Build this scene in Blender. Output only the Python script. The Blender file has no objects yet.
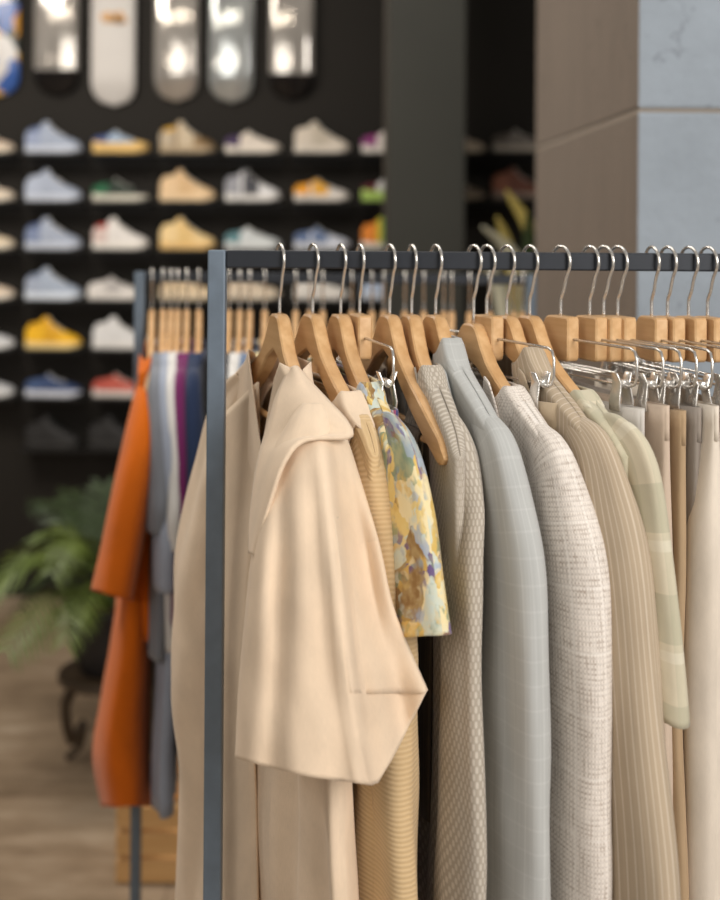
import bpy, bmesh, math, random
from mathutils import Vector, Matrix, noise

random.seed(7)
PI = math.pi
F, CX, HY, CAMZ = 1250.0, 360.0, 215.0, 1.72
ROLL = math.radians(0.42)
D1, D2, DW = 1.56, 2.62, 5.6          # front rack, second rack, shoe wall
COL = bpy.context.scene.collection


def P(px, py, Y):
    """A point of the place seen at pixel (px, py) that lies Y metres ahead."""
    dx, dy = px - CX, py - HY
    x = dx * math.cos(ROLL) + dy * math.sin(ROLL)
    y = -dx * math.sin(ROLL) + dy * math.cos(ROLL)
    return Vector((x / F * Y, Y, CAMZ - y / F * Y))


def clamp(v, a=0., b=1.): return max(a, min(b, v))
def sm(v): v = clamp(v); return v * v * (3 - 2 * v)
def lerp(a, b, t): return a + (b - a) * t
def interp(tab, x):
    if x <= tab[0][0]: return tab[0][1]
    for (x0, y0), (x1, y1) in zip(tab, tab[1:]):
        if x <= x1: return lerp(y0, y1, (x - x0) / (x1 - x0))
    return tab[-1][1]
def NZ(x, y, z=0.): return noise.noise(Vector((x, y, z)))


def catmull(pts, n):
    """n+1 samples through tuples pts"""
    out = []
    m = len(pts) - 1
    for k in range(n + 1):
        f = k / n * m
        i = min(int(f), m - 1)
        t = f - i
        p0, p1, p2, p3 = pts[max(i - 1, 0)], pts[i], pts[i + 1], pts[min(i + 2, m)]
        out.append(tuple(.5 * (2 * b + (c - a) * t + (2 * a - 5 * b + 4 * c - d) * t * t + (3 * b - a - 3 * c + d) * t ** 3)
                         for a, b, c, d in zip(p0, p1, p2, p3)))
    return out


# ------------------------------------------------------------------ materials
def lin(c):
    return tuple(((v / 255) / 12.92 if v / 255 <= .04045 else ((v / 255 + .055) / 1.055) ** 2.4) for v in c) + (1.,)


class NT:
    def __init__(self, name):
        self.m = bpy.data.materials.new(name)
        self.m.use_nodes = True
        self.t = self.m.node_tree
        self.b = self.t.nodes['Principled BSDF']

    def n(self, typ, **kw):
        nd = self.t.nodes.new(typ)
        for k, v in kw.items(): setattr(nd, k, v)
        return nd

    def link(self, a, b): self.t.links.new(a, b)

    def put(self, sock, v):
        if isinstance(v, bpy.types.NodeSocket): self.link(v, sock)
        else: sock.default_value = v

    def math(self, op, a, b=0., c=0.):
        nd = self.n('ShaderNodeMath', operation=op)
        self.put(nd.inputs[0], a); self.put(nd.inputs[1], b); self.put(nd.inputs[2], c)
        return nd.outputs[0]

    def mix(self, f, a, b, blend='MIX'):
        nd = self.n('ShaderNodeMix', data_type='RGBA', blend_type=blend)
        self.put(nd.inputs[0], f); self.put(nd.inputs[6], a); self.put(nd.inputs[7], b)
        return nd.outputs[2]

    def coord(self, which='Object'):
        return self.n('ShaderNodeTexCoord').outputs[which]

    def mapping(self, v, scale=(1, 1, 1), loc=(0, 0, 0), rot=(0, 0, 0)):
        nd = self.n('ShaderNodeMapping')
        self.link(v, nd.inputs[0])
        nd.inputs['Scale'].default_value = scale
        nd.inputs['Location'].default_value = loc
        nd.inputs['Rotation'].default_value = rot
        return nd.outputs[0]

    def noise(self, v, scale, detail=3., rough=.5, out='Fac'):
        nd = self.n('ShaderNodeTexNoise')
        self.link(v, nd.inputs['Vector'])
        nd.inputs['Scale'].default_value = scale
        nd.inputs['Detail'].default_value = detail
        nd.inputs['Roughness'].default_value = rough
        return nd.outputs[out]

    def ramp(self, f, stops, interp='LINEAR'):
        nd = self.n('ShaderNodeValToRGB')
        cr = nd.color_ramp
        cr.interpolation = interp
        while len(cr.elements) < len(stops): cr.elements.new(.5)
        for e, (p, c) in zip(cr.elements, stops):
            e.position = p; e.color = c
        self.link(f, nd.inputs[0])
        return nd.outputs[0]

    def bump(self, h, strength=.3, dist=.002):
        nd = self.n('ShaderNodeBump')
        nd.inputs['Strength'].default_value = strength
        nd.inputs['Distance'].default_value = dist
        self.link(h, nd.inputs['Height'])
        self.link(nd.outputs[0], self.b.inputs['Normal'])

    def line(self, u, period, width, phase=0.):
        f = self.math('FRACT', self.math('ADD', self.math('DIVIDE', u, period), phase))
        return self.math('LESS_THAN', f, width)

    def base(self, c, rough=.6, metal=0., spec=.5):
        self.put(self.b.inputs['Base Color'], c)
        self.b.inputs['Roughness'].default_value = rough
        self.b.inputs['Metallic'].default_value = metal
        self.b.inputs['Specular IOR Level'].default_value = spec
        return self.m


def scl(c, k): return tuple(clamp(v * k, 0, 255) for v in c)


def plain(name, c, rough=.6, metal=0., spec=.5, var=.12, scale=8.):
    t = NT(name)
    f = t.noise(t.coord(), scale, 4)
    return t.base(t.mix(f, lin(scl(c, 1 - var)), lin(scl(c, 1 + var))), rough, metal, spec)


def fabric(name, c, pattern='plain', c2=None, c3=None, sheen=.15, rough=.9):
    t = NT(name)
    uv = t.coord('UV')
    sep = t.n('ShaderNodeSeparateXYZ'); t.link(uv, sep.inputs[0])
    u, v = sep.outputs[0], sep.outputs[1]
    A = lin(c)
    B = lin(c2 or scl(c, .86))
    big = t.noise(uv, 14, 3)
    fine = t.noise(uv, 900, 2)
    height = fine
    if pattern == 'plain':
        thr = t.noise(t.mapping(uv, (1200, 130, 1)), 1., 2)
        col = t.mix(t.math('MULTIPLY', t.math('ADD', thr, big), .5), lin(scl(c, .9)), lin(scl(c, 1.06)))
    elif pattern == 'rib':                       # fine ribs running around the sleeve
        w = t.math('SINE', t.math('ADD', t.math('MULTIPLY', v, 2 * PI / .0052), t.math('MULTIPLY', big, 5.)))
        height = w
        col = t.mix(t.math('MULTIPLY_ADD', w, .5, .5), B, A)
    elif pattern == 'pin':
        strk = t.noise(t.mapping(uv, (420, 5, 1)), 1., 3)
        col = t.mix(strk, lin(scl(c, .88)), lin(scl(c, 1.08)))
        ln = t.line(u, .0108, .18)
        col = t.mix(t.math('MULTIPLY', ln, .42), col, B)
    elif pattern == 'tweed':
        a = t.noise(t.mapping(uv, (330, 40, 1)), 1., 2)
        b = t.noise(t.mapping(uv, (40, 330, 1)), 1., 2)
        wv = t.math('SINE', t.math('MULTIPLY', u, 2 * PI / .0048))
        wu = t.math('SINE', t.math('MULTIPLY', v, 2 * PI / .0052))
        s = t.math('ADD', t.math('MULTIPLY_ADD', t.math('ADD', a, b), .7, .3), t.math('MULTIPLY', t.math('MULTIPLY', wv, wu), .22))
        s = t.math('ADD', s, t.math('MULTIPLY', t.math('ADD', wv, wu), .13))
        col = t.ramp(t.math('SUBTRACT', s, .5), [(.12, B), (.42, lin(scl(c, .93))), (.72, A)])
        pane = t.math('MAXIMUM', t.line(u, .045, .07), t.line(v, .062, .05))
        col = t.mix(t.math('MULTIPLY', pane, .38), col, lin((238, 232, 224)))
        height = s
    elif pattern == 'dots':
        d = t.math('MULTIPLY', t.math('SINE', t.math('MULTIPLY', u, 2 * PI / .0098)), t.math('SINE', t.math('MULTIPLY', v, 2 * PI / .0145)))
        thr = t.noise(t.mapping(uv, (900, 200, 1)), 1., 2)
        col = t.mix(t.ramp(d, [(.02, (0, 0, 0, 1)), (.34, (1, 1, 1, 1))]), B, A)
        col = t.mix(t.math('MULTIPLY', thr, .3), col, lin(scl(c, .8)))
    elif pattern == 'check':
        strk = t.noise(t.mapping(uv, (500, 6, 1)), 1., 2)
        col = t.mix(strk, lin(scl(c, .92)), lin(scl(c, 1.06)))
        g = t.math('ADD', t.line(u, .017, .1), t.math('ADD', t.line(v, .024, .1), t.line(u, .068, .05)))
        col = t.mix(t.math('MULTIPLY', g, .13), col, lin(scl(c, 1.18)))
    elif pattern == 'plaid':
        b1 = t.line(v, .1, .45, .18); b2 = t.line(v, .1, .1, .66); b3 = t.line(u, .06, .45)
        col = t.mix(t.math('MULTIPLY', b1, t.math('MULTIPLY_ADD', t.noise(uv, 22, 3), .9, .05)), A, B)
        col = t.mix(t.math('MULTIPLY', b3, .35), col, B)
        col = t.mix(t.math('MULTIPLY', b2, .4), col, lin(c3))
        col = t.mix(t.math('MULTIPLY', t.noise(uv, 60, 3), .5), col, lin(scl(c, .9)))
    elif pattern == 'floral':
        nd = t.n('ShaderNodeTexVoronoi')
        dis = t.noise(uv, 26, 3, out='Color')
        off = t.n('ShaderNodeVectorMath', operation='MULTIPLY_ADD')
        t.link(dis, off.inputs[0]); off.inputs[1].default_value = (.06, .06, 0); t.link(uv, off.inputs[2])
        t.link(off.outputs[0], nd.inputs['Vector']); nd.inputs['Scale'].default_value = 24
        sp = t.n('ShaderNodeSeparateColor'); t.link(nd.outputs['Color'], sp.inputs[0])
        stops = [(i / len(c3), lin(q)) for i, q in enumerate(c3)]
        cell = t.ramp(sp.outputs[0], stops, 'CONSTANT')
        edge = t.math('MULTIPLY', t.noise(uv, 70, 4), 1.)
        col = t.mix(t.ramp(edge, [(.4, (0, 0, 0, 1)), (.62, (1, 1, 1, 1))]), cell, A)
        col = t.mix(.72, col, cell)
        v2 = t.n('ShaderNodeTexVoronoi'); t.link(off.outputs[0], v2.inputs['Vector']); v2.inputs['Scale'].default_value = 75
        s2 = t.n('ShaderNodeSeparateColor'); t.link(v2.outputs['Color'], s2.inputs[0])
        cell2 = t.ramp(s2.outputs[1], [((i + .0) / len(c3), lin(q)) for i, q in enumerate(reversed(c3))], 'CONSTANT')
        col = t.mix(t.ramp(t.noise(uv, 38, 3), [(.48, (0, 0, 0, 1)), (.6, (.75, .75, .75, 1))]), col, cell2)
    shade = t.math('MULTIPLY_ADD', big, .18, .91)
    cm = t.n('ShaderNodeCombineColor')
    for i in range(3): t.link(shade, cm.inputs[i])
    col = t.mix(1., col, cm.outputs[0], 'MULTIPLY')
    t.bump(height, .25, .0012)
    t.base(col, rough, 0, .25)
    t.b.inputs['Sheen Weight'].default_value = sheen
    return t.m


def wood_mat(name, c1, c2, axis_scale=(90, 5, 90)):
    t = NT(name)
    co = t.mapping(t.coord(), axis_scale)
    g = t.noise(co, 1., 4, .55)
    t.bump(g, .12, .001)
    return t.base(t.mix(g, lin(c1), lin(c2)), .42, 0, .4)


M = {}
M['hanger_wood'] = wood_mat('hanger_wood', (178, 128, 72), (228, 190, 142))
M['block_wood'] = wood_mat('block_wood', (186, 138, 84), (230, 194, 148))
M['chrome'] = plain('chrome', (216, 212, 206), .27, .8, .5, .03)
M['rack_metal'] = plain('rack_metal', (104, 117, 130), .45, .15, .5, .1, 40)
M['rail_metal'] = plain('rail_metal', (35, 39, 46), .42, .2, .5, .1, 40)
M['shelf_black'] = plain('shelf_black', (22, 20, 18), .5, 0, .4, .1)
M['sole_white'] = plain('sole_white', (222, 218, 208), .6)
M['black_plastic'] = plain('black_plastic', (22, 22, 24), .4)
M['pot'] = plain('pot', (52, 50, 50), .7, 0, .3, .15, 12)
M['soil'] = plain('soil', (50, 38, 28), .95, 0, .1, .3, 60)
M['stand_wood'] = wood_mat('stand_wood', (52, 42, 32), (84, 68, 50))
M['crate_wood'] = wood_mat('crate_wood', (190, 142, 86), (222, 180, 124), (4, 60, 60))
M['button'] = plain('button', (196, 160, 112), .35, 0, .5)
M['tag_black'] = plain('tag_black', (26, 24, 24), .5)

t = NT('wall_paint_black'); co = t.coord()
g = t.noise(co, 2.2, 4); t.bump(t.noise(co, 160, 2), .1, .002)
M['wall'] = t.base(t.mix(g, lin((29, 26, 22)), lin((37, 33, 28))), .75, 0, .25)
M['column_dark'] = plain('column_dark', (62, 62, 57), .7, 0, .3, .06, 3)
M['column_lit_side'] = plain('column_lit_side', (74, 68, 60), .6, 0, .3, .06, 3)

t = NT('floor_concrete'); co = t.coord()
g = t.noise(co, 1.6, 5, .6); g2 = t.noise(t.mapping(co, (1.2, 5, 1)), 3., 5, .65)
c = t.ramp(t.math('MULTIPLY', t.math('ADD', g, g2), .5), [(.34, lin((108, 90, 70))), (.5, lin((146, 126, 103))), (.66, lin((176, 158, 136)))])
jx = t.n('ShaderNodeSeparateXYZ'); t.link(co, jx.inputs[0])
ln = t.math('MAXIMUM', t.line(jx.outputs[0], 1.3, .006, .37), t.line(jx.outputs[1], 1.3, .006, .1))
c = t.mix(t.math('MULTIPLY', ln, .45), c, lin((96, 78, 60)))
t.bump(g2, .15, .003)
M['floor'] = t.base(c, .55, 0, .35)


def block_mat(name, c, streak):
    t = NT(name); co = t.coord()
    g = t.noise(t.mapping(co, streak), 1., 5, .6)
    f = t.noise(co, 55, 5, .65)
    c1 = t.mix(g, lin(scl(c, .86)), lin(scl(c, 1.1)))
    c1 = t.mix(t.math('MULTIPLY', f, .4), c1, lin(scl(c, 1.12)))
    nd = t.n('ShaderNodeTexVoronoi', feature='DISTANCE_TO_EDGE')
    dis = t.noise(co, 6, 4, out='Color')
    vm = t.n('ShaderNodeVectorMath', operation='MULTIPLY_ADD')
    t.link(dis, vm.inputs[0]); vm.inputs[1].default_value = (.5, .5, .5); t.link(co, vm.inputs[2])
    t.link(vm.outputs[0], nd.inputs['Vector']); nd.inputs['Scale'].default_value = 2.1
    crack = t.math('LESS_THAN', nd.outputs['Distance'], .006)
    hole = t.math('GREATER_THAN', t.noise(co, 38, 2), .71)
    mk = t.math('MULTIPLY', t.math('MAXIMUM', hole, t.math('MULTIPLY', crack, t.math('GREATER_THAN', t.noise(co, 3, 2), .52))), .32)
    c1 = t.mix(mk, c1, lin(scl(c, .62)))
    t.bump(t.math('SUBTRACT', f, mk), .45, .006)
    return t.base(c1, .85, 0, .25)


M['pillar_face'] = block_mat('pillar_face', (152, 161, 170), (6, 6, 6))  # cool light on the front is put into this bluish colour
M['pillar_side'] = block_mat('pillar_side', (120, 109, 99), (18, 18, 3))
M['mortar'] = plain('mortar', (150, 138, 124), .9, 0, .2, .05)

t = NT('leaf_green'); co = t.coord()
M['leaf'] = t.base(t.mix(t.noise(co, 5, 3), lin((42, 60, 20)), lin((112, 128, 52))), .55)
t = NT('leaf_dark'); co = t.coord()
M['leaf_dark'] = t.base(t.mix(t.noise(co, 5, 3), lin((22, 36, 16)), lin((58, 76, 34))), .55)
t = NT('leaf_yellow'); co = t.coord()
M['leaf_yellow'] = t.base(t.mix(t.noise(co, 4, 3), lin((150, 140, 60)), lin((226, 200, 120))), .55)
M['leaf_pale'] = plain('leaf_pale', (200, 196, 172), .6)


# ------------------------------------------------------------------ objects
def link(o, parent=None):
    COL.objects.link(o)
    if parent is not None: o.parent = parent
    return o


def mesh_obj(name, verts, faces, mat, parent=None, uvs=None, smooth=True, solid=0., bevel=0., matrix=None):
    me = bpy.data.meshes.new(name)
    me.from_pydata([tuple(v) for v in verts], [], faces)
    if uvs:
        ul = me.uv_layers.new(name='UVMap')
        for pl in me.polygons:
            for li, uvq in zip(pl.loop_indices, uvs[pl.index]): ul.data[li].uv = uvq
    me.materials.append(mat if not isinstance(mat, list) else mat[0])
    if smooth: me.shade_smooth()
    me.update()
    o = bpy.data.objects.new(name, me)
    link(o, parent)
    if solid:
        md = o.modifiers.new('thickness', 'SOLIDIFY'); md.thickness = solid; md.offset = 0
    if bevel:
        md = o.modifiers.new('soft_edge', 'BEVEL'); md.width = bevel; md.segments = 2; md.limit_method = 'ANGLE'
    return o


def empty(name, loc, rz=0.):
    o = bpy.data.objects.new(name, None)
    o.empty_display_size = .05
    o.location = loc
    o.rotation_euler = (0, 0, rz)
    return link(o)


def tag(o, label, cat, group=None):
    o['label'] = label; o['category'] = cat
    if group: o['group'] = group
    return o


def structure(o):
    o['kind'] = 'structure'
    return o


def copy_tree(o, parent=None):
    c = o.copy()
    COL.objects.link(c)
    c.parent = parent
    for ch in o.children: copy_tree(ch, c)
    return c


class MB:
    """collects boxes, tubes and lofts for one mesh"""
    def __init__(self): self.v, self.f, self.uv = [], [], []

    def add(self, vs, fs, uvs=None):
        o = len(self.v)
        self.v += [Vector(q) for q in vs]
        self.f += [tuple(i + o for i in q) for q in fs]
        self.uv += uvs if uvs else [[(0, 0)] * len(q) for q in fs]
        return self

    def box(self, a, b):
        (x0, y0, z0), (x1, y1, z1) = a, b
        vs = [(x, y, z) for z in (z0, z1) for y in (y0, y1) for x in (x0, x1)]
        return self.add(vs, [(0, 2, 3, 1), (4, 5, 7, 6), (0, 1, 5, 4), (2, 6, 7, 3), (0, 4, 6, 2), (1, 3, 7, 5)])

    def tube(self, pts, r, n=8, cap=True):
        pts = [Vector(p) for p in pts]
        rr = r if isinstance(r, (list, tuple)) else [r] * len(pts)
        rings = []
        prev = None
        for i, p in enumerate(pts):
            t = (pts[min(i + 1, len(pts) - 1)] - pts[max(i - 1, 0)]).normalized()
            if prev is None:
                ref = Vector((1, 0, 0)) if abs(t.x) < .8 else Vector((0, 1, 0))
                prev = t.cross(ref).normalized()
            a = (prev - t * prev.dot(t)).normalized()
            b = t.cross(a)
            prev = a
            rings.append([p + (a * math.cos(2 * PI * k / n) + b * math.sin(2 * PI * k / n)) * rr[i] for k in range(n)])
        return self.loft(rings, cap=cap)

    def loft(self, rings, closed=True, cap=False, ulen=None):
        n = len(rings[0])
        off = len(self.v)
        if ulen is None:
            cs = []
            for r in rings:
                cs.append(sum((Vector(r[(i + 1) % n]) - Vector(r[i])).length for i in range(n if closed else n - 1)))
            ulen = max(cs)
        vv = [0.]
        for k in range(1, len(rings)):
            d = sum((Vector(rings[k][i]) - Vector(rings[k - 1][i])).length for i in range(0, n, max(1, n // 8))) / len(range(0, n, max(1, n // 8)))
            vv.append(vv[-1] + d)
        for r in rings: self.v += [Vector(q) for q in r]
        m = n if closed else n - 1
        for k in range(len(rings) - 1):
            for i in range(m):
                j = (i + 1) % n
                self.f.append((off + k * n + i, off + k * n + j, off + (k + 1) * n + j, off + (k + 1) * n + i))
                u0, u1 = i / m * ulen, (i + 1) / m * ulen
                self.uv.append([(u0, vv[k]), (u1, vv[k]), (u1, vv[k + 1]), (u0, vv[k + 1])])
        if cap:
            for base, rev in ((off, True), (off + (len(rings) - 1) * n, False)):
                idx = list(range(base, base + n))
                if rev: idx.reverse()
                self.f.append(tuple(idx))
                self.uv.append([(0, 0)] * n)
        return self

    def build(self, name, mat, parent=None, smooth=True, solid=0., bevel=0., world=False):
        vs = self.v
        if world and parent is not None:      # vertices given in the place's own coordinates
            mi = (Matrix.Translation(parent.location) @ parent.rotation_euler.to_matrix().to_4x4()).inverted()
            vs = [mi @ q for q in vs]
        o = mesh_obj(name, vs, self.f, mat, parent, self.uv, smooth, solid, bevel)
        if smooth and not solid:
            pass
        return o


def crisp(o, deg=32):
    o.data.set_sharp_from_angle(angle=math.radians(deg))
    return o


def rect_ring(cx, cy, z, w, d, r=.0):
    return [(cx - w, cy - d, z), (cx + w, cy - d, z), (cx + w, cy + d, z), (cx - w, cy + d, z)]


# ------------------------------------------------------------------ camera, light
cam_d = bpy.data.cameras.new('camera')
cam = bpy.data.objects.new('camera', cam_d)
COL.objects.link(cam)
cam.location = (0, 0, CAMZ)
cam.rotation_mode = 'QUATERNION'
cam.rotation_quaternion = (Matrix.Rotation(PI / 2, 3, 'X') @ Matrix.Rotation(ROLL, 3, 'Z')).to_quaternion()
cam_d.sensor_fit = 'VERTICAL'
cam_d.sensor_width = 36
cam_d.sensor_height = 36
cam_d.lens = F / 900 * 36
cam_d.shift_y = -(450 - HY) / 900
cam_d.dof.use_dof = True
cam_d.dof.focus_distance = 1.43
cam_d.dof.aperture_fstop = 2.7
cam_d.clip_start = .05
bpy.context.scene.camera = cam
bpy.context.scene.view_settings.view_transform = 'Standard'
bpy.context.scene.view_settings.look = 'None'

w = bpy.data.worlds.new('world')
bpy.context.scene.world = w
w.use_nodes = True
w.node_tree.nodes['Background'].inputs[0].default_value = lin((255, 246, 236))
w.node_tree.nodes['Background'].inputs[1].default_value = .21


def area(name, loc, target, size, power, col=(1, 1, 1), sy=None):
    d = bpy.data.lights.new(name, 'AREA')
    d.energy = power; d.color = col; d.size = size
    if sy: d.shape = 'RECTANGLE'; d.size_y = sy
    o = bpy.data.objects.new(name, d)
    COL.objects.link(o)
    o.location = loc
    o.rotation_euler = (Vector(target) - Vector(loc)).to_track_quat('-Z', 'Y').to_euler()
    return o


area('key_light', (1.9, -1.3, 2.7), (.1, 1.5, 1.2), 1.7, 118, (1, .97, .94))  # soft key light from an unseen source high at the right
area('front_light', (-1.6, -1.2, 2.6), (0, 2.2, 1.1), 1.6, 26, (1, .96, .9))
area('ceiling_light', (-.3, 2.2, 3.6), (-.3, 2.4, 0), 1.6, 24, (1, .95, .88))
area('shoe_wall_light', (-.7, 3.5, 3.5), (-.7, 5.6, 1.2), 1.8, 13, (1, .96, .9), .4)
area('floor_light', (-1.9, 3.4, 3.2), (-1.2, 4.2, 0), .9, 55, (1, .93, .84))
for i, x in enumerate((-2.62, -2.5, -1.99, -1.87, -1.72, -1.42, -1.36, -1.02, -.96, -.62, -.52)):
    d = bpy.data.lights.new('track_lamp', 'POINT')
    d.energy = .9; d.shadow_soft_size = .028; d.color = (1, .9, .76)
    o = bpy.data.objects.new('track_lamp', d)
    COL.objects.link(o)
    o.location = (x, 2.0, 3.16 if i % 3 else 2.84)

# ------------------------------------------------------------------ setting
structure(MB().box((-5, -2.5, -.05), (4.5, DW, 0)).build('floor', M['floor'], smooth=False))
structure(MB().box((-5, DW, -.05), (4.5, DW + .12, 4.2)).build('wall_back', M['wall'], smooth=False))
xl, xr = P(389, 100, 4.75).x, P(466, 100, 4.75).x
o = structure(MB().box((xl, 4.75, 0), (xr, 5.2, 4.2)).build('trim_1', M['column_dark'], smooth=False, bevel=.006))
o['label'] = 'dark grey-green square column in front of the shoe wall'
structure(MB().box((xl - .012, 4.79, 0), (xl - .001, 5.16, 4.2)).build('trim_lit_side', M['column_lit_side'], smooth=False, bevel=.004))  # added plate, its paler colour stands for light on the column's left side

# concrete block pillar
DP = 2.3
pxc = P(637, 215, DP).x
pfar = DP * 1.583
zj = P(637, 110, DP).z
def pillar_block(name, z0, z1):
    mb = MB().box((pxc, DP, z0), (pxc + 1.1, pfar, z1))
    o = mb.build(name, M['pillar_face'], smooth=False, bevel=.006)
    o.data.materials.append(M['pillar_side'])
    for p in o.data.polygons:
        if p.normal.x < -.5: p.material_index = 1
    return o
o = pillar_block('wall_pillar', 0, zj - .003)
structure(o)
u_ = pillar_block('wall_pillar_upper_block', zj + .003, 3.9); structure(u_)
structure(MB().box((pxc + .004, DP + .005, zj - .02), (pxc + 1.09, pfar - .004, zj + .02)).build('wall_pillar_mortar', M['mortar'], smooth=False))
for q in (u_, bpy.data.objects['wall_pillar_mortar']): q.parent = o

# ------------------------------------------------------------------ sneakers on the wall
def sneaker(loc, style, c, label, ry=0.):
    """style: high / low ; c: dict of colours"""
    cm = {}
    def mt(k, dflt=None):
        col = c.get(k, dflt)
        key = 'shoe_%d_%d_%d' % col
        if key not in M: M[key] = plain(key, col, .6, 0, .35, .1, 20)
        return M[key]
    r = empty('sneaker', (loc[0] + .004, loc[1], loc[2]), ry)
    r.scale = (.92, .92, .96)
    tag(r, label, 'sneaker', 'sneakers displayed on the black wall')
    L = .262
    half = [(0, .026), (.03, .034), (.09, .034), (.16, .042), (.21, .044), (.245, .034), (.262, .012)]
    thick = c.get('sole_h', .028)
    def outline(x): return interp(half, x)
    xs = [i / 30 * L for i in range(31)]
    # sole
    rings = []
    for x in xs:
        wd = outline(x) + .003
        up = .010 * sm((x - .2) / .06)
        h1 = thick + .006 * (1 - sm(x / .05))
        rings.append([(x - .13, -wd, up), (x - .13, -wd - .002, h1 * .5 + up), (x - .13, -wd, h1), (x - .13, wd, h1), (x - .13, wd + .002, h1 * .5 + up), (x - .13, wd, up)])
    MB().loft(rings, cap=True).build('sole', mt('sole', (222, 218, 208)), r, bevel=.002)
    top = {'high': [(0, .09), (.02, .104), (.05, .108), (.072, .13), (.09, .149), (.103, .142), (.128, .108), (.17, .082), (.21, .066), (.245, .052), (.262, .036)],
           'low': [(0, .06), (.02, .074), (.055, .07), (.08, .082), (.1, .1), (.114, .094), (.145, .073), (.19, .06), (.235, .049), (.262, .034)]}[style]
    def shell(name, x0, x1, mat, infl=0., frac=(0., 1.)):
        rg = []
        for k in range(25):
            x = lerp(x0, x1, k / 24)
            wd, ht = outline(x), interp(top, x)
            ring = []
            for j in range(17):
                a = PI * lerp(frac[0], frac[1], j / 16)
                cw = math.cos(a)
                zz = math.sin(a)
                nar = lerp(1., .62, sm((ht - .05) / .09) * zz)
                ring.append((x - .13, -(wd + infl) * nar * (1 if cw > 0 else -1) * abs(cw) ** .55, thick * .6 + (ht - thick * .6 + infl) * zz ** .75))
            rg.append(ring)
        mb = MB().loft(rg, closed=False)
        for e in (0, 24):
            mb.f.append(tuple(range(e * 17, e * 17 + 17))); mb.uv.append([(0, 0)] * 17)
        return mb.build(name, mat, up_ if name != 'upper' else r)
    up_ = None
    up_ = shell('upper', 0, L, mt('upper'))
    if 'heel' in c: shell('heel_panel', -.001, .07, mt('heel'), .002, (0, 1))
    if 'toe' in c: shell('toe_cap', .2, L + .001, mt('toe'), .0018)
    if 'mid' in c: shell('side_panel', .085, .16, mt('mid'), .0016, (.0, .42))
    # ankle opening lining
    z1 = interp(top, .05)
    lin_ = MB()
    rr = []
    for k in range(6):
        ph = k / 5
        rr.append([(-.13 + .048 + (.036 + .004 * math.sin(PI * ph)) * math.cos(a), (.02 + .004 * math.sin(PI * ph)) * math.sin(a), z1 - .016 + .024 * ph + .006 * math.cos(a)) for a in [2 * PI * i / 14 for i in range(14)]])
    lin_.loft(rr, cap=True).build('collar', mt('collar', c.get('heel', c['upper'])), r)
    la = MB()
    for k in range(5):
        x = .108 + .017 * k
        z = interp(top, x)
        la.tube([(x - .13, -.02, z - .004), (x - .13, 0, z + .005), (x - .13, .02, z - .004)], .0035, 6)
    la.build('laces', mt('lace', (226, 222, 214)), up_)
    return r


LEDGE = None
def ledge(loc, label):
    global LEDGE
    if LEDGE is None:
        mb = MB().box((-.135, -.075, -.012), (.135, .078, 0)).box((-.135, .07, -.05), (.135, .078, -.012))
        LEDGE = mb.build('display_shelf', M['shelf_black'], smooth=False, bevel=.002)
        o = LEDGE
    else:
        o = LEDGE.copy(); COL.objects.link(o)
    o.location = loc
    tag(o, label, 'shelf', 'black ledges on the shoe wall')
    return o


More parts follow.
